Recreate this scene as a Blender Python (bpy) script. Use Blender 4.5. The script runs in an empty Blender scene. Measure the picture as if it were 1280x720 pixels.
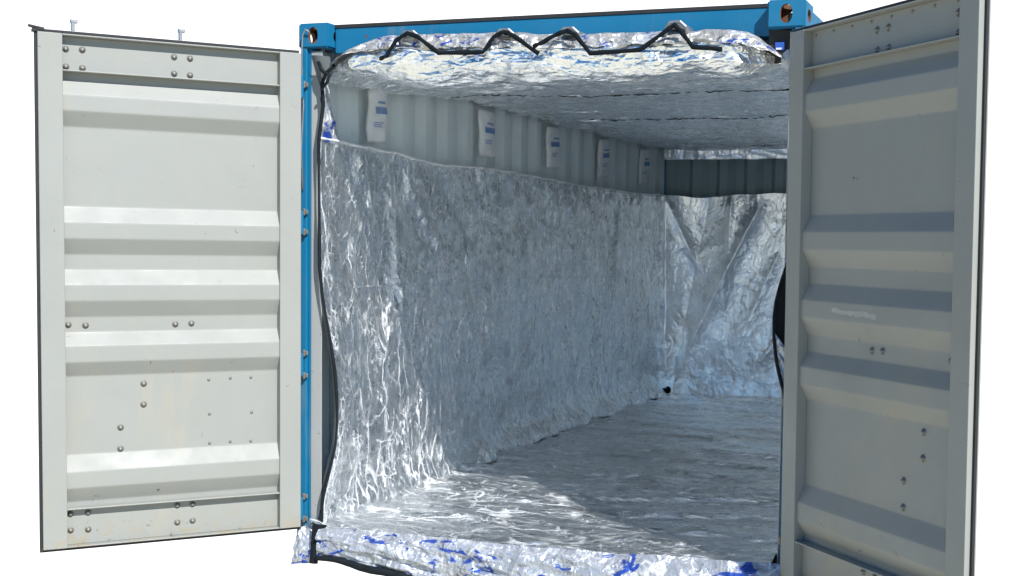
import bpy, bmesh, math, random
from mathutils import Vector, Matrix, noise
random.seed(7)
S = bpy.context.scene
COL = S.collection

# ------------------------------------------------------------------ camera
CAM_POS = Vector((3.48489, -5.50994, 1.55969))
YAW, PITCH, ROLL = 0.352966, -0.065204, 0.0149802
cy, sy, cp, sp, cr, sr = math.cos(YAW), math.sin(YAW), math.cos(PITCH), math.sin(PITCH), math.cos(ROLL), math.sin(ROLL)
fw = Vector((-sy*cp, cy*cp, sp)); rt = Vector((cy, sy, 0)); up = rt.cross(fw)
rt2 = rt*cr + up*sr; up2 = up*cr - rt*sr
cam = bpy.data.cameras.new('camera'); co = bpy.data.objects.new('camera', cam); COL.objects.link(co)
co.matrix_world = Matrix(((rt2.x, up2.x, -fw.x, CAM_POS.x), (rt2.y, up2.y, -fw.y, CAM_POS.y), (rt2.z, up2.z, -fw.z, CAM_POS.z), (0, 0, 0, 1)))
cam.sensor_width = 36; cam.lens = 1642.25/1280*36
cam.shift_x = -83.42/1280; cam.shift_y = 51.68/1280
cam.clip_start = .05; cam.clip_end = 500
S.camera = co

# ------------------------------------------------------------------ sky, sun, exposure
SUN_AZ, SUN_EL = math.radians(49), math.radians(42.5)        # azimuth measured from -Y towards +X
sdir = Vector((math.sin(SUN_AZ)*math.cos(SUN_EL), -math.cos(SUN_AZ)*math.cos(SUN_EL), math.sin(SUN_EL)))
w = bpy.data.worlds.new('World'); S.world = w; w.use_nodes = True
nt = w.node_tree; nt.nodes.clear(); N = nt.nodes.new; K = nt.links.new
sky = N('ShaderNodeTexSky'); sky.sky_type = 'NISHITA'; sky.sun_disc = False; sky.dust_density = .2; sky.ozone_density = 4; sky.altitude = 1500
sky.sun_elevation = SUN_EL; sky.sun_rotation = math.atan2(sdir.x, sdir.y)
tc = N('ShaderNodeTexCoord')
def vm(op, a, b=None):
    n = N('ShaderNodeVectorMath'); n.operation = op
    K(a, n.inputs[0])
    if b is not None: n.inputs[1].default_value = b
    return n
def rng(v, a, b):
    n = N('ShaderNodeMapRange'); n.interpolation_type = 'SMOOTHSTEP'; n.inputs['From Min'].default_value = a; n.inputs['From Max'].default_value = b
    K(v, n.inputs['Value']); return n.outputs[0]
sep = N('ShaderNodeSeparateXYZ'); K(tc.outputs['Generated'], sep.inputs[0])
gmask = rng(sep.outputs[2], .02, -.04)
dmask = rng(vm('DOT_PRODUCT', tc.outputs['Generated'], (-.39, .918, -.07)).outputs['Value'], .70, .80)
def bg(col, st):
    n = N('ShaderNodeBackground'); n.inputs[1].default_value = st
    if col: n.inputs[0].default_value = (*col, 1)
    return n
b_sky = bg(None, .08); hs = N('ShaderNodeHueSaturation'); hs.inputs['Saturation'].default_value = 1.55; K(sky.outputs[0], hs.inputs['Color']); K(hs.outputs[0], b_sky.inputs[0])
b_ground = bg((.87, .85, .74), .77)                          # sunlit pale yard seen behind the photographer
b_white = bg((1, 1, 1), 1.03)                                # blank white backdrop beyond the container
m1 = N('ShaderNodeMixShader'); K(gmask, m1.inputs[0]); K(b_sky.outputs[0], m1.inputs[1]); K(b_ground.outputs[0], m1.inputs[2])
m2 = N('ShaderNodeMixShader'); K(dmask, m2.inputs[0]); K(m1.outputs[0], m2.inputs[1]); K(b_white.outputs[0], m2.inputs[2])
wo = N('ShaderNodeOutputWorld'); K(m2.outputs[0], wo.inputs[0])
sl = bpy.data.lights.new('sun', 'SUN'); sl.energy = 4.7; sl.angle = math.radians(.5); sl.color = (1, .975, .945)
so = bpy.data.objects.new('sun', sl); COL.objects.link(so); so.location = (6, -8, 9)
so.rotation_euler = (-sdir).to_track_quat('-Z', 'Y').to_euler()
S.view_settings.view_transform = 'Standard'; S.view_settings.look = 'None'
S.view_settings.exposure = .55; S.view_settings.gamma = 1
S.render.engine = 'CYCLES'
S.cycles.max_bounces = 20; S.cycles.glossy_bounces = 20; S.cycles.transparent_max_bounces = 12; S.cycles.diffuse_bounces = 8
S.cycles.sample_clamp_indirect = 6

# ------------------------------------------------------------------ materials
def mat(name):
    m = bpy.data.materials.new(name); m.use_nodes = True
    t = m.node_tree; return m, t, t.nodes['Principled BSDF']
def coord(t, scale=(1, 1, 1)):
    c = t.nodes.new('ShaderNodeTexCoord'); mp = t.nodes.new('ShaderNodeMapping'); mp.inputs['Scale'].default_value = scale
    t.links.new(c.outputs['Object'], mp.inputs[0]); return mp.outputs[0]
def nz(t, vec, scale, detail=4, rough=.6, dist=0):
    n = t.nodes.new('ShaderNodeTexNoise'); n.inputs['Scale'].default_value = scale; n.inputs['Detail'].default_value = detail
    n.inputs['Roughness'].default_value = rough; n.inputs['Distortion'].default_value = dist
    t.links.new(vec, n.inputs['Vector']); return n.outputs['Fac']
def ramp(t, v, stops):
    n = t.nodes.new('ShaderNodeValToRGB'); t.links.new(v, n.inputs[0]); e = n.color_ramp.elements
    for i, (p, c) in enumerate(stops):
        if i >= 2: e.new(p)
        e[i].position = p; e[i].color = (c, c, c, 1) if not hasattr(c, '__len__') else (*c, 1)
    return n.outputs[0]
def mix(t, f, a, b, mode='MIX'):
    n = t.nodes.new('ShaderNodeMix'); n.data_type = 'RGBA'; n.blend_type = mode
    for i, v in ((0, f), (6, a), (7, b)):
        if hasattr(v, 'node') or isinstance(v, bpy.types.NodeSocket): t.links.new(v, n.inputs[i])
        elif i == 0: n.inputs[0].default_value = v
        else: n.inputs[i].default_value = (*v, 1)
    return n.outputs[2]
def math_(t, op, a, b=0.0):
    n = t.nodes.new('ShaderNodeMath'); n.operation = op
    for i, v in ((0, a), (1, b)):
        if isinstance(v, bpy.types.NodeSocket): t.links.new(v, n.inputs[i])
        else: n.inputs[i].default_value = v
    return n.outputs[0]
def bump(t, b, h, strength, dist):
    n = t.nodes.new('ShaderNodeBump'); n.inputs['Strength'].default_value = strength; n.inputs['Distance'].default_value = dist
    t.links.new(h, n.inputs['Height'])
    prev = b.inputs['Normal'].links
    if prev: t.links.new(prev[0].from_socket, n.inputs['Normal'])
    t.links.new(n.outputs[0], b.inputs['Normal'])

def paint(name, col, grime=(.33, .29, .22), amount=.35, rust=.0, rough=.5, wear=0):
    m, t, b = mat(name)
    v = coord(t); vs = coord(t, (9, 9, .7))
    c = mix(t, ramp(t, nz(t, v, 1.7, 5), [(.35, 0), (.8, amount)]), col, tuple(x*.82 for x in col))
    c = mix(t, ramp(t, nz(t, vs, 2.2, 5, .7), [(.56, 0), (.75, amount*.55)]), c, grime)          # run-down streaks
    c = mix(t, ramp(t, nz(t, v, 9, 8, .75, .6), [(.66, 0), (.72, amount)]), c, grime)            # scuffs
    if wear:
        e = ramp(t, nz(t, coord(t, (1, 1, .35)), 1.3, 6, .7, .8), [(.56, 0), (.66, wear)])
        c = mix(t, e, c, (.34, .31, .23))
        sx = t.nodes.new('ShaderNodeSeparateXYZ'); t.links.new(v, sx.inputs[0])
        low = ramp(t, math_(t, 'MULTIPLY_ADD', sx.outputs[2], -1.0), [(0, 0), (.14, 1)]); low.node.inputs[0].links[0].from_node.inputs[2].default_value = -1.0
        c = mix(t, math_(t, 'MULTIPLY', low, ramp(t, nz(t, v, 11, 7, .75, .8), [(.50, 0), (.60, .8)])), c, (.30, .26, .18))
        c = mix(t, math_(t, 'MULTIPLY', low, ramp(t, nz(t, v, 34, 6, .75, .8), [(.62, 0), (.66, 1)])), c, (.07, .045, .03))
        sc = ramp(t, nz(t, coord(t, (1, 1, 14)), 3.1, 5, .75), [(.68, 0), (.70, wear)])
        c = mix(t, sc, c, (.16, .15, .14))
    if rust:
        c = mix(t, ramp(t, nz(t, v, 23, 6, .7, 1), [(.70-rust*.1, 0), (.73-rust*.1, 1)]), c, (.12, .05, .025))
    t.links.new(c, b.inputs['Base Color'])
    t.links.new(ramp(t, nz(t, v, 6, 4), [(.3, rough-.08), (.7, rough+.14)]), b.inputs['Roughness'])
    bump(t, b, nz(t, v, 140, 2), .12, .002); bump(t, b, nz(t, v, 4, 3), .25, .006)
    return m
def plain(name, col, rough=.6, metal=0, var=.25, bscale=60):
    m, t, b = mat(name); v = coord(t)
    t.links.new(mix(t, ramp(t, nz(t, v, 14, 6), [(.35, 0), (.7, 1)]), col, tuple(x*(1-var) for x in col)), b.inputs['Base Color'])
    b.inputs['Roughness'].default_value = rough; b.inputs['Metallic'].default_value = metal
    bump(t, b, nz(t, v, bscale, 3), .25, .003); return m

def foil(name, aniso=(1, 1, 1), col=(.94, .968, .99), rough=.2, printed=None, plo=.56, bs=1.0, met=.96, long=(1, 1, .2), bend=.12):
    m, t, b = mat(name); v = coord(t, aniso); v0 = coord(t)
    # distorted coordinates, so that creases run in crooked lines
    nn = t.nodes.new('ShaderNodeTexNoise'); nn.inputs['Scale'].default_value = 7; nn.inputs['Detail'].default_value = 3
    t.links.new(v, nn.inputs['Vector'])
    a = t.nodes.new('ShaderNodeVectorMath'); a.operation = 'MULTIPLY_ADD'; t.links.new(nn.outputs['Color'], a.inputs[0])
    a.inputs[1].default_value = (bend, bend, bend); t.links.new(v, a.inputs[2])
    vl = t.nodes.new('ShaderNodeVectorMath'); vl.operation = 'MULTIPLY'; t.links.new(a.outputs[0], vl.inputs[0]); vl.inputs[1].default_value = long
    def vor(s, feat='F1', src=None):
        n = t.nodes.new('ShaderNodeTexVoronoi'); n.feature = feat; n.inputs['Scale'].default_value = s; t.links.new(src or a.outputs[0], n.inputs['Vector'])
        return n.outputs['Distance']
    bump(t, b, vor(5), bs, .036)
    bump(t, b, vor(12), bs, .014)
    bump(t, b, vor(32), bs*.9, .007)
    bump(t, b, vor(75), bs*.7, .003)
    bump(t, b, nz(t, v, 90, 4, .7), bs*.25, .003)
    base = mix(t, ramp(t, nz(t, v0, 3, 5), [(.3, 0), (.7, 1)]), col, tuple(x*.97 for x in col))
    # milky lines along sharp creases, painted in for the bright glints there
    def crease_glint(sc, wd, lo, src=None):
        e = ramp(t, vor(sc, 'DISTANCE_TO_EDGE', src), [(0, 1), (wd, 0)])
        g = ramp(t, nz(t, v, sc*.35, 4, .7, .5), [(lo, 0), (lo+.12, 1)])
        return math_(t, 'MULTIPLY', e, g)
    cr_ = math_(t, 'MAXIMUM', math_(t, 'MAXIMUM', crease_glint(5, .022, .50), crease_glint(21, .07, .50)), crease_glint(9, .05, .44, vl.outputs[0]))
    base = mix(t, cr_, base, (.84, .86, .88))
    if printed:                                            # outer film: cream white with torn-looking blue print
        pm = ramp(t, nz(t, coord(t, (1, 1, 2.2)), printed, 6, .66, 1.6), [(plo, 0), (plo+.03, 1)])
        base = mix(t, pm, base, (.03, .085, .42))
        b.inputs['Metallic'].default_value = .45; b.inputs['Roughness'].default_value = .4
    else:
        t.links.new(math_(t, 'MULTIPLY_ADD', cr_, -.7), b.inputs['Metallic'])
        b.inputs['Metallic'].links[0].from_node.inputs[2].default_value = met
        t.links.new(ramp(t, nz(t, v, 18, 4), [(.3, rough), (.75, rough+.16)]), b.inputs['Roughness'])
    t.links.new(base, b.inputs['Base Color'])
    return m

M = {}
M['door_paint'] = paint('door paint', (.282, .291, .270), amount=.5, rust=.2, wear=.45)
M['rail_paint'] = paint('old grey paint', (.33, .34, .33), amount=.5, rust=.6)
M['blue'] = paint('blue container paint', (.001, .138, .275), grime=(.05, .16, .3), amount=.4, rust=.55, rough=.5, wear=.2)
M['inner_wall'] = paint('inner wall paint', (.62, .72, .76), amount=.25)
M['rear_wall'] = paint('rear wall paint, shade added', (.22, .31, .35), amount=.3)  # inner wall tone darkened to hold the deep shade at the far end
def dull(m):
    m.node_tree.nodes['Principled BSDF'].inputs['Specular IOR Level'].default_value = .15; return m
M['rubber'] = plain('black rubber', (.018, .02, .022), .7)
M['black_tape'] = dull(plain('black binding', (.010, .014, .018), .7, bscale=120))
M['strap'] = dull(plain('black webbing', (.006, .010, .014), .85, bscale=200))
M['bolt'] = plain('bolt steel', (.30, .29, .26), .45, .5, .5)
M['galv'] = plain('galvanised steel', (.36, .38, .40), .45, .7, .3)
M['rust'] = plain('rusty steel', (.16, .07, .03), .8, 0, .5)
M['wood'] = plain('plywood floor', (.18, .12, .07), .7)
M['foil_wall'] = foil('foil, side', (1.0, 1.0, .8), bs=.85, bend=.10, met=.97)
M['foil_rear'] = foil('foil, rear', (.9, .9, .7), rough=.26, bs=.65)
M['foil_floor'] = foil('foil, floor', (.6, 1.1, 1), bs=.8, met=.975, long=(.3, 1, 1))
M['foil_ceiling'] = foil('foil, ceiling', (.7, 1.5, 1), bs=.8, long=(.3, 1, 1))
M['film_top'] = foil('printed film, top', (1, 1, 1), (.46, .45, .42), printed=7, plo=.60)
M['film_sill'] = foil('printed film, sill', (1, 1, 1), (.42, .45, .50), printed=3.5, plo=.57)
M['bag'] = plain('white bag', (.80, .84, .87), .5, 0, .1)
M['bag_print'] = plain('blue ink', (.06, .22, .58), .5, 0, .3)
M['label_blue'] = plain('blue label', (.03, .1, .45), .4)
M['label_white'] = plain('white label', (.7, .72, .75), .4)
M['residue'] = plain('sticker residue', (.42, .43, .40), .8, 0, .2)
M['hem'] = plain('white hem', (.82, .85, .88), .45, 0, .3)
M['flap_gap_grey'] = plain('grey flap and gap shade', (.13, .15, .15), .6)
# thin milky plastic film
m, t, b = mat('milky film'); b.inputs['Base Color'].default_value = (.62, .67, .70, 1); b.inputs['Roughness'].default_value = .35
b.inputs['Alpha'].default_value = .5
t.links.new(ramp(t, nz(t, coord(t), 3, 5), [(.3, .10), (.7, .30)]), b.inputs['Alpha'])
bump(t, b, nz(t, coord(t, (1, 4, 1)), 5, 4), .5, .02); M['milky'] = m
m, t, b = mat('clear plastic'); b.inputs['Base Color'].default_value = (.7, .74, .76, 1); b.inputs['Roughness'].default_value = .2
b.inputs['Alpha'].default_value = .6
bump(t, b, nz(t, coord(t), 60, 4), .9, .01); M['clear'] = m

# ------------------------------------------------------------------ object helpers
def wloc(p): 
    v = Vector(p.location)
    while p.parent: p = p.parent; v += Vector(p.location)
    return v
def obj(name, bm, mats, parent=None, smooth=False, bevel=0, origin=None):
    """links a bmesh given in world coordinates as ONE mesh object, its origin at its own middle"""
    if isinstance(mats, bpy.types.Material): mats = [mats]
    vs = [v.co for v in bm.verts]
    c = origin or sum(((Vector([f(v[i] for v in vs) for i in range(3)])) for f in (min, max)), Vector())/2
    bmesh.ops.translate(bm, verts=bm.verts, vec=-Vector(c))
    bmesh.ops.recalc_face_normals(bm, faces=bm.faces)
    me = bpy.data.meshes.new(name); bm.to_mesh(me); bm.free()
    for m in mats: me.materials.append(m)
    if smooth: me.polygons.foreach_set('use_smooth', [True]*len(me.polygons))
    o = bpy.data.objects.new(name, me); COL.objects.link(o)
    if parent: o.parent = parent; o.location = Vector(c)-wloc(parent)
    else: o.location = c
    if bevel:
        b = o.modifiers.new('bevel', 'BEVEL'); b.width = bevel; b.segments = 2; b.limit_method = 'ANGLE'
    return o
def thing(name, loc, label, cat, group=None):
    o = bpy.data.objects.new(name, None); COL.objects.link(o); o.location = loc; o.empty_display_size = .2
    tag(o, label, cat, group); return o
def tag(o, label, cat, group=None):
    o['label'] = label; o['category'] = cat
    if group: o['group'] = group
WORLD = lambda x, y, z: Vector((x, y, z))
def box(bm, a, b, f=WORLD, mi=0):
    v = [bm.verts.new(f(*(((a, b)[(i >> k) & 1])[k] for k in range(3)))) for i in range(8)]
    for q in ((0, 1, 3, 2), (4, 6, 7, 5), (0, 4, 5, 1), (2, 3, 7, 6), (0, 2, 6, 4), (1, 5, 7, 3)):
        fc = bm.faces.new([v[i] for i in q]); fc.material_index = mi
def B(*boxes, f=WORLD):
    bm = bmesh.new()
    for a, b in boxes: box(bm, a, b, f)
    return bm
def tube(bm, pts, r, n=8, flat=1.0, cap=True):
    pts = [Vector(p) for p in pts]; rings = []
    for i, p in enumerate(pts):
        d = (pts[min(i+1, len(pts)-1)]-pts[max(i-1, 0)]).normalized()
        u = d.cross(Vector((0, 1, 0)) if abs(d.y) < .9 else Vector((1, 0, 0))).normalized(); v = d.cross(u)
        rr = r(i/(len(pts)-1)) if callable(r) else r
        rings.append([bm.verts.new(p+u*math.cos(k*2*math.pi/n)*rr+v*math.sin(k*2*math.pi/n)*rr*flat) for k in range(n)])
    for a, b in zip(rings, rings[1:]):
        for k in range(n): bm.faces.new((a[k], a[(k+1) % n], b[(k+1) % n], b[k]))
    if cap: bm.faces.new(rings[0]); bm.faces.new(rings[-1])
    return bm
def lerp(tab, x):
    if x <= tab[0][0]: return tab[0][1]
    for (a, va), (b, vb) in zip(tab, tab[1:]):
        if x <= b: return va+(vb-va)*(x-a)/(b-a)
    return tab[-1][1]
def slerp(tab, x):                       # smooth version
    return sum(lerp(tab, x+d)*k for d, k in ((-.1, .15), (-.05, .2), (0, .3), (.05, .2), (.1, .15)))
def sst(a, b, x):
    t = min(1, max(0, (x-a)/(b-a))); return t*t*(3-2*t)
def grid(nu, nv, f, thick=0):
    bm = bmesh.new()
    g = [[bm.verts.new(f(i/nu, j/nv)) for j in range(nv+1)] for i in range(nu+1)]
    for i in range(nu):
        for j in range(nv): bm.faces.new((g[i][j], g[i+1][j], g[i+1][j+1], g[i][j+1]))
    return bm
def crumple(p, s, oct=3):
    """faceted crinkle: sharp ridges between flat little facets, about -0.5..0.5"""
    h = 0; a = 1; p = Vector(p)
    w_ = noise.noise_vector(p*.6)*.5
    for k in range(oct):
        d = noise.voronoi((p+w_)*s)[0]
        h += a*(d[1]-d[0]-.35); s *= 2.1; a *= .5
    return h*.6
def ridge(p): return 1-abs(noise.noise(Vector(p))*2)
def fold(x, z, x0, z0, x1, z1, wd):
    dx, dz = x1-x0, z1-z0; L = dx*dx+dz*dz
    t = min(1, max(0, ((x-x0)*dx+(z-z0)*dz)/L)); d = math.hypot(x-x0-t*dx, z-z0-t*dz)
    return math.exp(-d/(wd*(.25+.45*t)))*(1-sst(.7, 1, t))*sst(-.1, .12, t)

# ================================================================== THE CONTAINER
W_, L_, H_ = 2.438, 6.058, 2.591
con = thing('shipping_container', (W_/2, L_/2, 0), 'open twenty foot shipping container with bright blue frame and both pale grey doors swung open', 'shipping container')

# ---- corner castings with oval apertures (boolean-cut, baked)
def casting(x0, y0, z0, sx, sy_):
    def cutter(kind):
        bm = bmesh.new(); n = 24
        c = Vector((x0+.081, y0+.089, z0+.059))
        for k in range(2): pass
        ring = []
        for side in (-1, 1):
            r = []
            for i in range(n):
                a = 2*math.pi*i/n; u = math.cos(a); v = math.sin(a)
                if kind == 'front': r.append(c+Vector((u*.026+0, side*.14, v*.034+(.006 if v > 0 else -.006))))
                elif kind == 'side': r.append(c+Vector((side*.14, u*.026+(.012 if u > 0 else -.012), v*.026)))
                else: r.append(c+Vector((u*.03, v*.034+(.022 if v > 0 else -.022), side*.14)))
            ring.append([bm.verts.new(p) for p in r])
        bm.faces.new(ring[0]); bm.faces.new(ring[1])
        for i in range(n): bm.faces.new((ring[0][i], ring[0][(i+1) % n], ring[1][(i+1) % n], ring[1][i]))
        return bm
    base = B(((x0, y0, z0), (x0+.162, y0+.178, z0+.118)))
    bmesh.ops.bevel(base, geom=base.edges[:], offset=.007, segments=2, affect='EDGES')
    bmesh.ops.recalc_face_normals(base, faces=base.faces)
    def tmp(bm):
        bmesh.ops.recalc_face_normals(bm, faces=bm.faces)
        me = bpy.data.meshes.new('casting_tmp'); bm.to_mesh(me); bm.free(); o = bpy.data.objects.new('casting_tmp', me); COL.objects.link(o); return o
    o = tmp(base); o.data.materials.append(M['blue']); o.data.materials.append(M['rust'])
    cuts = [tmp(B(((x0+.02, y0+.02, z0+.018), (x0+.142, y0+.158, z0+.1))))] + [tmp(cutter(k)) for k in ('front', 'side', 'top')]
    for c in cuts:
        c.data.materials.append(M['blue']); c.data.materials.append(M['rust'])
        for p in c.data.polygons: p.material_index = 1
        md = o.modifiers.new('cut', 'BOOLEAN'); md.object = c; md.operation = 'DIFFERENCE'; md.solver = 'EXACT'
    dg = bpy.context.evaluated_depsgraph_get(); dg.update()
    me = bpy.data.meshes.new_from_object(o.evaluated_get(dg)); me.name = 'corner_casting'
    for c in cuts+[o]: bpy.data.objects.remove(c)
    c = Vector((x0+.081, y0+.089, z0+.059)); me.transform(Matrix.Translation(-c))
    r = bpy.data.objects.new('corner_casting', me); COL.objects.link(r); r.parent = con; r.location = c-wloc(con)
for x0 in (0, W_-.162):
    for y0 in (0, L_-.178):
        for z0 in (0, H_-.118): casting(x0, y0, z0, 1, 1)

# ---- frame
for s, x in ((1, 0.0), (-1, W_)):
    def fx(a, y, z, s=s, x=x): return WORLD(x+s*a, y, z)
    bm = B(((.012, .004, .118), (.044, .10, 2.473)), ((.044, .022, .118), (.060, .11, 2.473)), f=fx)
    post = obj('corner_post', bm, M['blue'], con, bevel=.004)
    obj('inner_post_rail', B(((.0605, .020, .118), (.120 if s > 0 else .066, .026, 2.46)), ((.0605, .0265, .118), (.066, .113, 2.46)), f=fx), M['rail_paint'], post, bevel=.002)
    obj('corner_post', B(((.012, L_-.10, .118), (.07, L_-.004, 2.473)), f=fx), M['blue'], con, bevel=.004)
    obj('top_side_rail', B(((.012, .178, 2.51), (.072, L_-.178, 2.573)), f=fx), M['blue'], con)
    obj('bottom_side_rail', B(((.012, .178, .02), (.06, L_-.178, .17)), f=fx), M['blue'], con)
    # gusset beside the top casting
obj('door_header', B(((.164, .066, 2.452), (W_-.164, .16, 2.572))), M['blue'], con, bevel=.004)
obj('roof_edge_strip', B(((.164, .062, 2.572), (W_-.164, .17, 2.588))), M['rubber'], con)
obj('door_sill', B(((.164, .01, .01), (W_-.164, .15, .155))), M['blue'], con, bevel=.004)
obj('rear_header', B(((.164, L_-.15, 2.46), (W_-.164, L_-.01, 2.572))), M['blue'], con)
obj('rear_sill', B(((.164, L_-.15, .01), (W_-.164, L_-.01, .16))), M['blue'], con)
obj('floor', B(((.062, .152, .12), (W_-.062, L_-.05, .150))), M['wood'], con)

# ---- corrugated walls and roof (sheets with real corrugation and thickness)
def corr(length, pitch=.278, depth=.036):
    pts = []; x = 0
    while x < length:
        for dx, d in ((0, 0), (.072, 0), (.140, depth), (.210, depth)):
            if x+dx < length: pts.append((x+dx, d))
        x += pitch
    pts.append((length, 0)); return pts
def sheet(pts, f, h0, h1, th=.003):
    bm = bmesh.new(); rows = []
    for a, d in pts:
        rows.append([bm.verts.new(f(a, d+o, h)) for h, o in ((h0, 0), (h1, 0), (h1, th), (h0, th))])
    for p, q in zip(rows, rows[1:]):
        for k in range(4): bm.faces.new((p[k], p[(k+1) % 4], q[(k+1) % 4], q[k]))
    bm.faces.new(rows[0]); bm.faces.new(rows[-1]); return bm
for s, x in ((1, .062), (-1, W_-.062)):
    bm = sheet(corr(L_-.22), lambda a, d, h, s=s, x=x: WORLD(x-s*d, .115+a, h), .15, 2.515)
    for f in bm.faces: f.material_index = 0
    obj('side_wall', bm, M['inner_wall'], con)
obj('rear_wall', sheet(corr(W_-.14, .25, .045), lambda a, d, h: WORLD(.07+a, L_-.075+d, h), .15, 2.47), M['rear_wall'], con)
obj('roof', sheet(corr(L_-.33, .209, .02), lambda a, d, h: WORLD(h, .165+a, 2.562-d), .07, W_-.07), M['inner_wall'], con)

# ---- doors
def bolt_mesh(name, r, h):
    bm = bmesh.new(); prof = [(0, h), (r*.5, h*.92), (r*.82, h*.6), (r, h*.15), (r*1.02, 0), (r*1.5, -.0005), (r*1.5, -.002)]
    rings = [[bm.verts.new((a*math.cos(k*math.pi/6), a*math.sin(k*math.pi/6), z)) for k in range(12)] if a else [bm.verts.new((0, 0, z))] for a, z in prof]
    for a, b in zip(rings, rings[1:]):
        for k in range(12):
            if len(a) == 1: bm.faces.new((a[0], b[k], b[(k+1) % 12]))
            else: bm.faces.new((a[k], b[k], b[(k+1) % 12], a[(k+1) % 12]))
    me = bpy.data.meshes.new(name); bm.to_mesh(me); bm.free(); me.materials.append(M['bolt'])
    me.polygons.foreach_set('use_smooth', [True]*len(me.polygons)); return me
BOLT, RIVET = bolt_mesh('bolt', .010, .012), bolt_mesh('rivet', .0048, .005)
BUMPS = [(2.245, 2.18, 2.11, 2.042), (1.69, 1.62, 1.549, 1.478), (1.41, 1.343, 1.272, 1.198), (1.13, 1.07, .998, .932), (.578, .505, .432, .365)]
def door(side):
    if side == 'L':
        d = Vector((-.65775, -.75324, 0)); n = Vector((.75324, -.65775, 0)); h = Vector((.0519, -.0553, 0)); lean = 0
    else:
        d = Vector((.68674, -.72691, 0)); n = Vector((-.72691, -.68674, 0)); h = Vector((2.388, -.0573, 0)); lean = .0252
    def f(s, o, z): return h + d*(s+lean*(2.441-z)/2.3) - n*o + Vector((0, 0, z))
    zb, zt, w = .166, 2.441, 1.165
    bm = B(((0, 0, zb), (.102, .05, zt)), f=f); box(bm, (1.064, 0, zb), (w, .05, zt), f)
    # top rail channel, bottom rail channel
    for a, b in (((.102, .042, 2.286), (1.064, .05, 2.434)), ((.102, .001, 2.434), (1.064, .05, 2.4405)), ((.102, .003, 2.280), (1.064, .05, 2.286)),
                 ((.102, .042, .172), (1.064, .05, .336)), ((.102, .003, .336), (1.064, .05, .343)), ((.102, .003, zb), (1.064, .05, .172))):
        box(bm, a, b, f)
    dr = obj('door', bm, M['door_paint'], con, bevel=.0025)
    if side == 'L': dr['label'] = 'left door, sunlit inner face'
    else: dr['label'] = 'right door, inner face in shade'
    prof = [(2.30, .0505)]
    for a, b, c, e in BUMPS: prof += [(a, .05), (b, .012), (c, .012), (e, .05)]
    prof.append((.32, .0505))
    # round the corners of the pressed profile a little
    rp = [prof[0]]
    for i in range(1, len(prof)-1):
        p, q, r = Vector(prof[i-1]), Vector(prof[i]), Vector(prof[i+1])
        rp += [tuple(q+(p-q).normalized()*.006), tuple(q+((p-q).normalized()+(r-q).normalized())*.0012), tuple(q+(r-q).normalized()*.006)]
    rp.append(prof[-1])
    bm = bmesh.new(); rows = []
    for z, o in rp: rows.append([bm.verts.new(f(s, o+k, z)) for s, k in ((.095, 0), (1.070, 0), (1.070, .003), (.095, .003))])
    for p, q in zip(rows, rows[1:]):
        for k in range(4): bm.faces.new((p[k], p[(k+1) % 4], q[(k+1) % 4], q[k]))
    bm.faces.new(rows[0]); bm.faces.new(rows[-1])
    obj('door_panel', bm, M['door_paint'], dr)
    # black rubber gasket round the door
    bm = B(((-.006, .018, zb-.012), (-.0005, .03, zt)), ((w+.0005, .022, zb-.012), (w+.012, .034, zt)), ((-.006, .020, zb-.014), (w+.012, .034, zb-.0005)), f=f)
    box(bm, (.006, .014, zt+.001), (w+.02, .05, zt+.014), f)
    if side == 'L':
        bm2 = bmesh.new()
        vs = [f(w-.03, .012, zt+.004), f(w+.035, .012, zt+.022), f(w+.035, .04, zt+.022), f(w-.03, .04, zt+.004), f(w-.03, .012, zt+.02), f(w+.035, .012, zt+.030), f(w+.035, .04, zt+.030), f(w-.03, .04, zt+.02)]
        vv = [bm.verts.new(v) for v in vs]
        for q in ((0, 1, 2, 3), (4, 5, 6, 7), (0, 1, 5, 4), (1, 2, 6, 5), (2, 3, 7, 6), (3, 0, 4, 7)): bm.faces.new([vv[i] for i in q])
        bm2.free()
    obj('door_gasket', bm, M['rubber'], dr, bevel=.002)
    # bolts: positions (s, z), seat depth o
    def seat(z, s):
        if z > 2.286 or z < .336: return .042
        for a, b, c, e in BUMPS:
            if b >= z >= c: return .012
        return .05
    q = n.to_track_quat('Z', 'Y')
    def fix(me, s, z, o=None):
        b = bpy.data.objects.new(me.name.split('.')[0], me); COL.objects.link(b); b.parent = dr
        b.location = f(s, (seat(z, s) if o is None else o)-.0012, z)-wloc(dr); b.rotation_euler = q.to_euler()
    if side == 'L':
        bl = [(1.046, 2.379), (.977, 2.381), (.581, 2.381), (.510, 2.38), (1.046, 2.302), (.977, 2.301), (.581, 2.306), (.51, 2.304),
              (1.046, 1.164), (.973, 1.16), (.58, 1.159), (.507, 1.162), (.723, .888), (.724, .792), (.826, .691), (.827, .593),
              (1.046, .238), (.971, .235), (.577, .232), (.507, .234), (1.046, .312), (.971, .312), (.577, .312), (.507, .312)]
        rv = [(.428, .895), (.327, .899), (.229, .899), (.425, .733), (.226, .731), (.425, .594), (.328, .596), (.23, .593)]
        fix(RIVET, .664, .40, .031)
    else:
        bl = [(.543, 2.378), (.613, 2.378), (.547, 2.303), (.617, 2.303), (1.01, 2.372), (1.013, 2.303), (.546, 1.169), (.613, 1.172), (1.011, 1.17),
              (.868, .9), (.868, .805), (.759, .704), (.76, .606), (.535, .312), (.609, .312)]
        rv = []
        for k in range(8): fix(RIVET, .13+k*.125, 2.415, .042)
    for s, z in bl: fix(BOLT, s, z)
    for s, z in rv: fix(RIVET, s, z)
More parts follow.
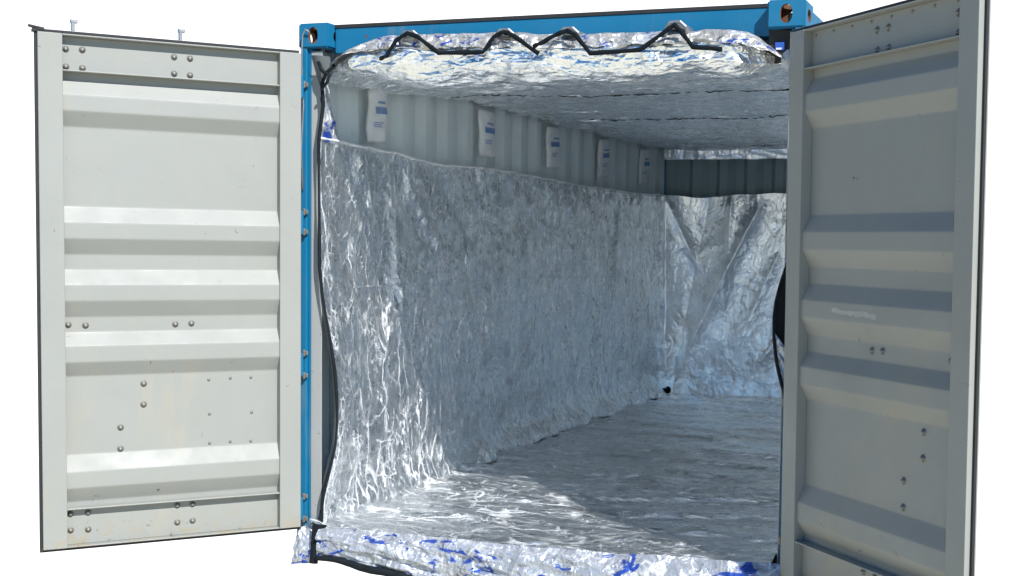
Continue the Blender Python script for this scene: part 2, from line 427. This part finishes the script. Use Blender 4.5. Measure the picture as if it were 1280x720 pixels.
    # locking rods on the outer face with their cams at the ends
    for s in (.544, 1.01):
        bm = bmesh.new()
        tube(bm, [f(s, .085, .19), f(s, .085, 2.452 if side == 'L' else 2.40)], .014, 12)
        for z0, sg in ((2.452, 1),) if side == 'L' else ():
            box(bm, (s-.020, .068, z0-.018 if sg > 0 else z0-.012), (s+.020, .102, z0+.012 if sg > 0 else z0+.018), f)
            box(bm, (s-.008, .074, z0+sg*.012), (s+.007, .096, z0+sg*.05), f)
            box(bm, (s-.020, .072, z0+sg*.048), (s+.010, .098, z0+sg*.066), f)
        rod = obj('locking_rod', bm, M['galv'], dr, bevel=.003)
    for s in (.544, 1.01):
        for z in (.32, 1.16, 2.3): obj('rod_bracket', B(((s-.03, .0505, z-.03), (s+.03, .066, z+.03)), f=f), M['galv'], dr, bevel=.002)
    # hinges
    for z in (2.29, 1.64, .955, .25):
        hb = h+n*(-.035)+d*(-.012)
        bm = B(((.0, .0505, z-.05), (.19, .058, z+.05)), f=f)
        tube(bm, [hb+Vector((0, 0, z-.055)), hb+Vector((0, 0, z+.055))], .011, 10)
        obj('hinge', bm, M['blue'] if side == 'L' else M['galv'], dr, bevel=.002)
    if side == 'R':
        bm = bmesh.new(); g = []
        for i in range(15):
            s = .325+i*.0208; g.append([bm.verts.new(f(s, .0112, 1.312-i*.0007+k*(.011+random.uniform(-.005, .004)))) for k in (1, -1)])
        for a, b in zip(g, g[1:]): bm.faces.new((a[0], b[0], b[1], a[1]))
        obj('sticker_residue', bm, M['residue'], dr)
    return f
fL = door('L'); fR = door('R')

# hinge lugs on the left post: pairs of small welded knuckles
for x in (.046, W_-.046):
    for z in (2.299, 1.692, 1.596, 1.01, .901, .308, .197):
        bm = B(((x-.012, -.012, z-.010), (x+.010, .004, z+.010))); tube(bm, [(x-.002, -.016, z-.016), (x-.002, -.016, z+.016)], .007, 8)
        obj('hinge_lug', bm, M['bolt'], con, bevel=.002)
# lashing rings along the header, each a bent bar on a welded pad
RING = [(.645, 2.498), (1.117, 2.487), (1.421, 2.481), (1.905, 2.487)]
for x, z in RING:
    bm = bmesh.new()
    tube(bm, [(x-.05, -.066, z-.038), (x-.045, -.085, z-.01), (x-.025, -.092, z+.012), (x+.02, -.092, z+.014), (x+.042, -.085, z-.006), (x+.048, -.066, z-.036)], .009, 8)
    box(bm, (x-.04, -.07, z-.012), (x+.035, .064, z+.008))
    obj('lashing_ring', bm, M['galv'], con, bevel=.003)
# tie wire hanging from the left top casting
pts = [(.07, -.012, 2.545), (.052, -.02, 2.560), (.038, -.022, 2.53), (.032, -.018, 2.47), (.026, -.012, 2.40), (.034, -.008, 2.2), (.022, -.008, 2.0), (.030, -.006, 1.8)]
o = obj('tie_wire', tube(bmesh.new(), pts, .0045, 6), M['galv'], None, True); tag(o, 'thin pale wire looped through the top left corner casting and hanging down the blue post', 'wire')

# ================================================================== FOIL LINER
lin = thing('thermal_liner', (W_/2, L_/2, .15), 'crinkled silver foil insulation liner covering the inside of the container', 'foil liner')
EDGE = [(.17, .104), (.357, .17), (.557, .227), (.70, .238), (.868, .234), (1.0, .215), (1.174, .176), (1.366, .136), (1.94, .130), (2.36, .138)]
TOP = [(.0, 2.04), (.42, 2.037), (.81, 2.027), (1.19, 1.999), (1.557, 2.003), (2.08, 2.015), (2.89, 2.007), (3.69, 1.989), (4.85, 1.99), (5.9, 2.0)]
def floor_z(x, y): return .178 + .055*sst(0, 3, y) + .03*sst(1.2, 2.4, x)*(1-sst(0, 1.5, y))
def side_f(u, v):
    y = -.01 + 5.86*(u**1.35); zt = slerp(TOP, y)+.012*noise.noise(Vector((y*4, 3, 0))); z0 = floor_z(.1, y)
    z = z0+(zt-z0)*v
    e = sst(0, .55, y)
    x = slerp(EDGE, z)*(1-e) + (.105+.03*noise.noise(Vector((y*1.1, z*.9, 2))))*e
    x += .10*math.exp(-((z-z0)/.10)**2)*(.35+.65*sst(.2, 3, y))*(.6+.8*noise.noise(Vector((y*3, 1, 5)))+.4)     # sags out over the floor
    k = .25+.75*sst(0, .08, y)
    k *= 1-.4*sst(1.5, 3.5, y)
    x += k*(.040*crumple((y*1.1, z*.75, .3), 2.0, 3)) + .013*k*max(0, ridge((y*3.2, z*.8, 7))-.7)*3 + .014*k*noise.noise(Vector((y*3, z*1.5, 1)))
    x += .009*k*crumple((y, z*.8, 4.2), 10, 2)
    x += .03*fold(y, z, .95, 1.5, .2, .25, .12)*k + .03*fold(y, z, .35, 2.0, .75, 1.45, .13)*k - .03*fold(y, z, 5.8, .35, 3.2, 1.0, .35)
    for y0, z0_, y1, z1_, a_ in ((.75, 1.95, .85, .9, .02), (1.0, 1.85, 1.55, 1.25, .024), (1.2, 1.2, 1.0, .4, .018), (1.7, 1.7, 1.75, .8, .018), (2.2, 1.75, 2.3, .7, .018), (2.6, 1.6, 2.7, .6, .02), (3.4, 1.9, 3.9, 1.1, .03), (.5, 1.3, .75, .5, .02), (4.6, 1.9, 4.3, .9, .03)):
        x += a_*fold(y, z, y0, z0_, y1, z1_, .10)
    x -= .02*fold(y, z, 1.3, 1.95, 1.9, 1.5, .1)
    return WORLD(max(x, .068), y, z)
ss = obj('side_sheet', grid(420, 170, side_f), M['foil_wall'], lin, True)
ss['label'] = 'left side foil'
# hem along the top of the side sheet
hem = bmesh.new(); tube(hem, [side_f((i/160), 1.0)+Vector((.004, 0, .003)) for i in range(161)], .007, 6)
obj('hem', hem, M['hem'], lin, True)
def rear_f(u, v):
    x = .09+(2.34-.09)*u; zt = 2.004+.03*u+.012*noise.noise(Vector((x*5, 9, 0)))-.03*math.exp(-((x-.45)/.2)**2); z0 = .212; z = z0+(zt-z0)*v
    y = 5.85 - .015*math.exp(-((z-z0)/.12)**2)
    y -= .022*crumple((x*.9, z*.6, 6), 1.8, 3)*(.3+.7*sst(.5, 1.0, x))+.03*noise.noise(Vector((x*2.5, z*.9, 3)))
    y -= .06*fold(x, z, .14, 1.99, .17, .30, .12) + .10*fold(x, z, .98, 1.9, .20, .30, .22) - .05*fold(x, z, .5, 1.99, .25, .6, .25)
    y -= .05*fold(x, z, .14, 1.99, .46, 1.25, .14) + .04*fold(x, z, 1.15, 1.5, .7, .4, .2) + .04*fold(x, z, .72, 2.0, .68, .9, .10)
    y -= .04*fold(x, z, 1.25, .9, .95, .45, .1)
    y -= .004*crumple((x, z, 1.2), 8, 2)
    if x < .35: y -= (1-sst(.09, .35, x))*.06
    return WORLD(x, y, z)
rs = obj('rear_sheet', grid(230, 190, rear_f), M['foil_rear'], lin, True)
def floor_f(u, v):
    x = .095+2.26*u; y = -.06+5.93*(v**1.3)
    z = floor_z(x, y)+.028*crumple((x*.5, y*1.0, 2), 2.2, 4) + .020*max(0, ridge((x*.7, y*2.6, 3))-.7)*3 + .010*noise.noise(Vector((x*1.5, y*5, 3)))
    for x0, y0, x1, y1, a_ in ((.5, .95, 1.25, .80, .03), (1.2, 1.35, 2.2, 1.42, .025), (.9, 1.75, 1.5, 1.6, .022), (1.5, .75, 2.3, .9, .025), (.4, .35, 1.1, .42, .02), (1.6, 2.3, 2.3, 2.25, .02), (.7, 2.5, 1.4, 2.65, .02)):
        z += a_*fold(x, y, x0, y0, x1, y1, .09)
    z += .02*fold(x, y, 1.55, .1, .9, .62, .07) + .015*fold(x, y, .5, .55, 1.05, .62, .06)
    if y < .05: z -= .012*(1-sst(-.06, .05, y))
    z += .03*math.exp(-((x-.095)/.06)**2)
    return WORLD(x, y, z)
obj('floor_sheet', grid(200, 330, floor_f), M['foil_floor'], lin, True)
TOPZ = [(.16, 2.395), (.25, 2.43), (.336, 2.475), (.463, 2.512), (.6, 2.512), (.955, 2.508), (1.345, 2.482), (1.6, 2.480), (1.898, 2.474), (2.07, 2.482), (2.248, 2.455), (2.29, 2.42), (2.33, 2.35), (2.38, 2.30)]
def head_point(x, t):
    """profile of the draped front edge: t 0 (top, against the header) .. 1 (start of the ceiling)"""
    zt = slerp(TOPZ, x); drop = zt-(2.36-.075*sst(.2, .7, x)*(1-sst(2.2, 2.4, x)))
    ky = [(0, .058), (.12, .0), (.3, -.045), (.5, -.068), (.7, -.06), (.85, -.035), (1, .04)]
    kz = [(0, 0), (.12, .01), (.3, -.10), (.5, -.33), (.7, -.66), (.85, -.9), (1, -1)]
    y = slerp(ky, t); z = zt+slerp(kz, t)*max(drop, .03)
    return y, z
def ceil_f(u, v):
    x = .10+2.26*u; a = .20
    edge = min(sst(.10, .4, x), sst(2.36, 2.15, x)) if False else sst(.10, .35, x)*(1-sst(2.15, 2.36, x))
    if v < a:
        t = .42+.58*v/a; y, z = head_point(x, t); y += .14*(1-edge)
        am = 1.0
    else:
        t = (v-a)/(1-a); y = .04+5.86*(t**1.3); am = 1
        z = 2.36+.045*sst(.1, 2.2, y)-.075*sst(.2, .7, x)*(1-sst(2.2, 2.4, x))*(1-sst(-.3, 1.5, y))/(1-sst(-.3, 1.5, .04))
        y += .14*(1-edge)*(1-sst(0, .5, t))
    z -= .035*(1-sst(.08, .22, x))*(1-sst(.8, .2, y) if False else 1)*(1-sst(.2, 1.2, y))*1.2
    z += .018*noise.noise(Vector((x*1.5, y*2.2, 4)))
    z += am*(.034*crumple((x*.6, y*1.2, 8), 2.8, 4)+.009*crumple((x, y*1.3, 3.2), 9, 2))
    for k in (1.25, 3.0): z += .022*max(0, 1-abs(y-k+.12*math.sin(x*1.6))/.06)
    if v < a: y += (.055*crumple((x*1.2, z*2.5, 1), 3, 4)+.012*noise.noise(Vector((x*16, z*9, 0))))*sst(1.0, .8, v/a)
    return WORLD(x, y, min(z, 2.52))
obj('ceiling_sheet', grid(210, 330, ceil_f), M['foil_ceiling'], lin, True)
def head_f(u, v):
    x = .155+2.225*u; y, z = head_point(x, .0+.5*v)
    y -= .012; y += .055*crumple((x*1.2, z*2.5, 5), 3.4, 4)*sst(0, .3, v)+.012*noise.noise(Vector((x*13, v*5, 0)))
    z += .012*noise.noise(Vector((x*9, v*3, 4)))+(.010*noise.noise(Vector((x*25, 3, 0))) if v > .9 else 0)
    y += .09*(1-sst(.155, .3, x))+.07*sst(2.25, 2.38, x)
    return WORLD(x, min(y, .06), z)
obj('head_flap', grid(200, 26, head_f), M['film_top'], lin, True)
# fringe of foil at the far end of the ceiling
def fringe_f(u, v):
    x = .09+2.25*u; z = 2.405-(.085)*v+.03*u*0+.012*noise.noise(Vector((x*6, 2, 2)))
    return WORLD(x, 5.83+.03*v+.03*crumple((x, v*.3, 5), 5, 2), z)
obj('ceiling_fringe', grid(120, 8, fringe_f), M['foil_rear'], lin, True)
# apron hanging over the sill, printed film side out
BOT = [(.16, .045), (.3, .04), (.435, .028), (.65, -.008), (.82, -.02), (2.4, -.03)]
def apron_f(u, v):
    x = .165+2.24*u; z0 = floor_z(x, -.06)+.006+.012*noise.noise(Vector((x*4, 0, 8))); z1 = slerp(BOT, x)
    ky = [(0, -.045), (.12, -.075), (.4, -.10), (.75, -.10), (1, -.09)]
    z = z0+(z1-z0)*v**1.1; y = slerp(ky, v)
    y += .075*crumple((x*.8, v*.5, 5), 3.0, 4)*sst(0, .3, v)+.02*ridge((x*3+v, v*.6, 1))*v
    z += .012*crumple((x, v*.3, 9), 4, 2)
    return WORLD(x, y, z)
obj('apron', grid(220, 34, apron_f), M['film_sill'], lin, True)
bm = bmesh.new(); tube(bm, [apron_f(i/120, 1.0)+Vector((0, -.004, -.008+.006*math.sin(i*.35))) for i in range(121)], lambda t: .012+.008*math.sin(min(t*3, 1)*3.1), 8)
obj('edge_binding', bm, M['black_tape'], lin, True)
def cornerpiece(u, v):
    x = .002+.150*u; z = .195-.195*v-.02*(1-u)*(v)
    xx = x+.02*(1-v)*(1-u)+(.012*noise.noise(Vector((v*5, 1, 1)))); z += .04*(u-1)*(1-v)
    return WORLD(xx, -.03-.03*v+.03*crumple((x*3, z*3, 1), 3, 3), z)
obj('corner_flap', grid(26, 34, cornerpiece), M['film_sill'], lin, True)
bm = grid(8, 20, lambda u, v: WORLD(.122+.048*u+.035*(1-v)**4*u, -.062-.03*v-.01*math.sin(u*3), .192-.188*v))
obj('tie_strap', bm, M['black_tape'], lin, True)
# binding down the front edge of the left sheet
bm = bmesh.new(); tube(bm, [side_f(0, i/80)+Vector((-.006, -.006, 0)) for i in range(81)]+[Vector((.145, -.01, 2.2)), Vector((.138, -.012, 2.30)), Vector((.162, -.012, 2.35)), Vector((.21, -.02, 2.385))], lambda t: .0065+.0025*math.sin(t*21), 8)
obj('edge_binding', bm, M['black_tape'], lin, True)
# dark strip drawn in place of the shaded gap behind that edge
bm = grid(6, 80, lambda u, v: WORLD(slerp(EDGE, .17+2.1*v)-.008-.042*u*sst(.0, .12, v)*(1-.8*sst(.52, .62, v)), .004+.02*u, .17+2.1*v))
obj('gap_shade_strip', bm, M['flap_gap_grey'], lin, True)
# milky film bridging the upper front corner
def milky_f(u, v):
    y = .02+5.6*u**1.6; top = 2.375+.02*u; bot = slerp(TOP, y)-.02
    lead = .20*(1-v)*max(0, 1-4*u)                   # its front edge slants
    z = bot+(top-bot)*v
    return WORLD(.122-.010*sst(0, .3, u)+.010*noise.noise(Vector((y*5, z*1.5, 0))), y+lead, z)
obj('plastic_film', grid(220, 24, milky_f), M['milky'], lin, True)
# white foil strip beside it
bm = grid(6, 40, lambda u, v: WORLD(.125+.01*noise.noise(Vector((u*2, v*6, 0))), .0+.002+(.05+.13*(1-v))*u, 2.03+.27*v))
obj('corner_gore', bm, M['film_sill'], lin, True)
# right side sheet: seen edge on behind the right door
EDGER = [(.17, 2.42), (.5, 2.43), (.86, 2.42), (.98, 2.382), (1.08, 2.352), (1.282, 2.335), (1.38, 2.352), (1.486, 2.392), (1.58, 2.42), (1.8, 2.43), (2.36, 2.43)]
def right_f(u, v):
    y = -.035+5.87*(u**1.3); z = .2+(2.035-.2)*v; e = sst(0, .5, y)
    x = slerp(EDGER, z)*(1-e)+(2.368+.0*y)*e
    x += .025*(crumple((y*1.2, z*.5, 20), 3, 3)-.25)*(.1+.9*e)
    return WORLD(min(x, W_-.066) if y > .025 else x, y, z)
rsh = obj('side_sheet', grid(260, 90, right_f), M['foil_wall'], lin, True)
rsh['label'] = 'right side foil'
bm = bmesh.new(); tube(bm, [right_f(0, i/80)+Vector((.004, -.006, 0)) for i in range(81)], lambda t: .006+.002*math.sin(t*17), 8)
obj('edge_binding', bm, M['black_tape'], lin, True)
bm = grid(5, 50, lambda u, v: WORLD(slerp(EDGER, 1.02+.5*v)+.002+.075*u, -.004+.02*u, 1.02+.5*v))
obj('gap_shade_strip', bm, M['black_tape'], lin, True)  # black strip drawn in for the dark gap at the right edge
bm = grid(5, 50, lambda u, v: WORLD(slerp(EDGER, .90+.30*v)+.004+.06*u, -.035+.008*noise.noise(Vector((u*2, v*9, 0))), .90+.30*v-.08*u))
obj('edge_film', bm, M['film_sill'], lin, True)
# sewn seams on the side foil
bm = bmesh.new()
for z in (1.32,):
    tube(bm, [side_f(.12+.86*i/200, (z-.2)/1.82)+Vector((.003, 0, 0)) for i in range(201)], .0028, 5)
obj('seam', bm, M['foil_rear'], lin, True)
for vv in (.445, .66):
    obj('seam', tube(bmesh.new(), [ceil_f(.03+.94*i/150, vv+.015*math.sin(i*.02))+Vector((0, 0, -.001+.004*math.sin(i*.9)*noise.noise(Vector((i*.3, vv, 0)))*3)) for i in range(151)], .0035, 5), M['black_tape'], lin, True)
# small dark tabs where the liner is tied to the floor
for x, y, z, r in ((.115, 3.30, .27, .035), (.20, 5.70, .26, .05)):
    bm = bmesh.new(); bmesh.ops.create_icosphere(bm, subdivisions=2, radius=r)
    for v in bm.verts: v.co = Vector((v.co.x*.7, v.co.y*1.1, v.co.z*.8))+v.co*.5*noise.noise(v.co*40)+Vector((x, y, z))
    obj('floor_tab', bm, M['black_tape'], lin, True)
# dark grey flap folded out of the top left corner
bm = grid(14, 14, lambda u, v: WORLD(.082+.105*u+.03*v*(1-u), -.02-.02*math.sin(u*3)+.03*v, 2.435-.14*v*(1-.45*u)-.01*u))
obj('corner_flap', bm, M['flap_gap_grey'], lin, True)
bm = tube(bmesh.new(), [(.13, -.03, 2.40), (.15, -.04, 2.365), (.175, -.045, 2.345), (.20, -.045, 2.335), (.185, -.045, 2.30), (.155, -.04, 2.28)], .009, 6)
obj('edge_binding', bm, M['black_tape'], lin, True)

# ---- black strap laced through the lashing rings
def lace(P, y=-.105):
    out = []
    for (x0, z0), (x1, z1) in zip(P, P[1:]):
        for k in range(6): out.append(Vector((x0+(x1-x0)*k/6, y+.006*noise.noise(Vector((x0*9+k, z0, 0))), z0+(z1-z0)*k/6+.002*noise.noise(Vector((x0*30+k, 5, 0))))))
    out.append(Vector((P[-1][0], y, P[-1][1]))); return out
bm = bmesh.new()
r_ = lambda t: .0098+.0012*math.sin(t*70)
tube(bm, lace([(.50, 2.392), (.535, 2.405), (.585, 2.475), (.64, 2.503), (.69, 2.488), (.80, 2.408), (1.02, 2.405), (1.07, 2.470), (1.117, 2.490), (1.16, 2.475), (1.287, 2.388)]), r_, 8, .5)
tube(bm, lace([(1.262, 2.418), (1.30, 2.432), (1.375, 2.468), (1.421, 2.482), (1.46, 2.463), (1.53, 2.380), (1.755, 2.386), (1.875, 2.466), (1.905, 2.486), (1.935, 2.458), (1.987, 2.391), (2.114, 2.376)], -.113), r_, 8, .5)
o = obj('lashing_strap', bm, M['strap'], None, True)
tag(o, 'black strap laced in a zigzag through the rings under the blue top beam', 'strap')

# ---- desiccant bags hung in the wall corrugations above the foil
def bag(y0, y1, zb, zt, label):
    t_ = thing('desiccant_bag', (.085, (y0+y1)/2, zb), label, 'desiccant bag', 'desiccant bags hung along the left wall')
    yc, hw = (y0+y1)/2, (y1-y0)/2
    def bf(sg):
        def g(u, v):
            a = 2*u-1; b = 2*v-1; puff = max(0, (1-a*a))**.5*max(0, 1-b**6)**.5
            return WORLD(.080+sg*.024*puff*(1+.45*noise.noise(Vector((u*3, v*6, y0)))), yc+a*hw*(1-.06*math.cos(v*9+y0))*(1-.12*max(0, v-.9)*10*0)+.03*math.sin(y0*7)*(1-v)+.006*noise.noise(Vector((v*5, y0, a*.2))), zb+(zt-zb)*v+.012*a*math.sin(y0*5))
        return g
    bm = grid(14, 26, bf(1)); b2 = grid(14, 26, bf(-1)); me = bpy.data.meshes.new('t'); b2.to_mesh(me); b2.free(); bm.from_mesh(me); bpy.data.meshes.remove(me)
    bmesh.ops.remove_doubles(bm, verts=bm.verts, dist=.0004)
    obj('bag_body', bm, M['bag'], t_, True)
    f = bf(1); bm = bmesh.new()
    def patch(u0, u1, v0, v1, n=6):
        g = [[bm.verts.new(f(u0+(u1-u0)*i/n, v0+(v1-v0)*j/n)+Vector((.0025, 0, 0))) for j in range(n+1)] for i in range(n+1)]
        for i in range(n):
            for j in range(n): bm.faces.new((g[i][j], g[i+1][j], g[i+1][j+1], g[i][j+1]))
    patch(.2, .85, .50, .62)
    for k, wv in enumerate((.75, .55, .6)): patch(.2, .2+.6*wv, .34-.035*k, .355-.035*k, 3)
    patch(.3, .75, .68, .72, 3)
    obj('bag_print', bm, M['bag_print'], t_)
bag(.54, .74, 2.07, 2.37, 'clouded desiccant bag with a blue print, nearest the container opening behind milky film')
bag(1.90, 2.13, 2.09, 2.38, 'bright white puffed desiccant bag with blue print, second from the opening')
bag(3.02, 3.26, 2.09, 2.38, 'white desiccant bag with blue print in the middle of the row of five')
bag(4.12, 4.36, 2.08, 2.38, 'narrow pale desiccant bag, second nearest the rear wall')
bag(5.18, 5.42, 2.08, 2.38, 'faint desiccant bag closest to the rear wall')

# ---- small sticker and crumpled plastic in the dark top right corner
obj('corner_shade_plate', B(((W_-.162, .05, 2.335), (W_-.045, .057, 2.472))), M['rubber'], con)  # black plate standing in for the dark interior under the casting
bm = B(((2.305, .042, 2.387), (2.343, .0495, 2.42))); o = obj('small_label', bm, M['label_blue'], con)
obj('label_text_strip', B(((2.309, .0400, 2.389), (2.333, .0416, 2.397))), M['label_white'], o)
bm = bmesh.new(); bmesh.ops.create_icosphere(bm, subdivisions=4, radius=.034)
for v in bm.verts: v.co = Vector((v.co.x*.8, v.co.y*.5, v.co.z*1.3))*(1+.7*crumple(v.co*8, 2, 3))+Vector((2.372, -.01, 2.335))
o = obj('plastic_wrap', bm, M['clear'], None, True); tag(o, 'small crumpled clear plastic wrap hanging under the top right corner casting', 'plastic wrap')
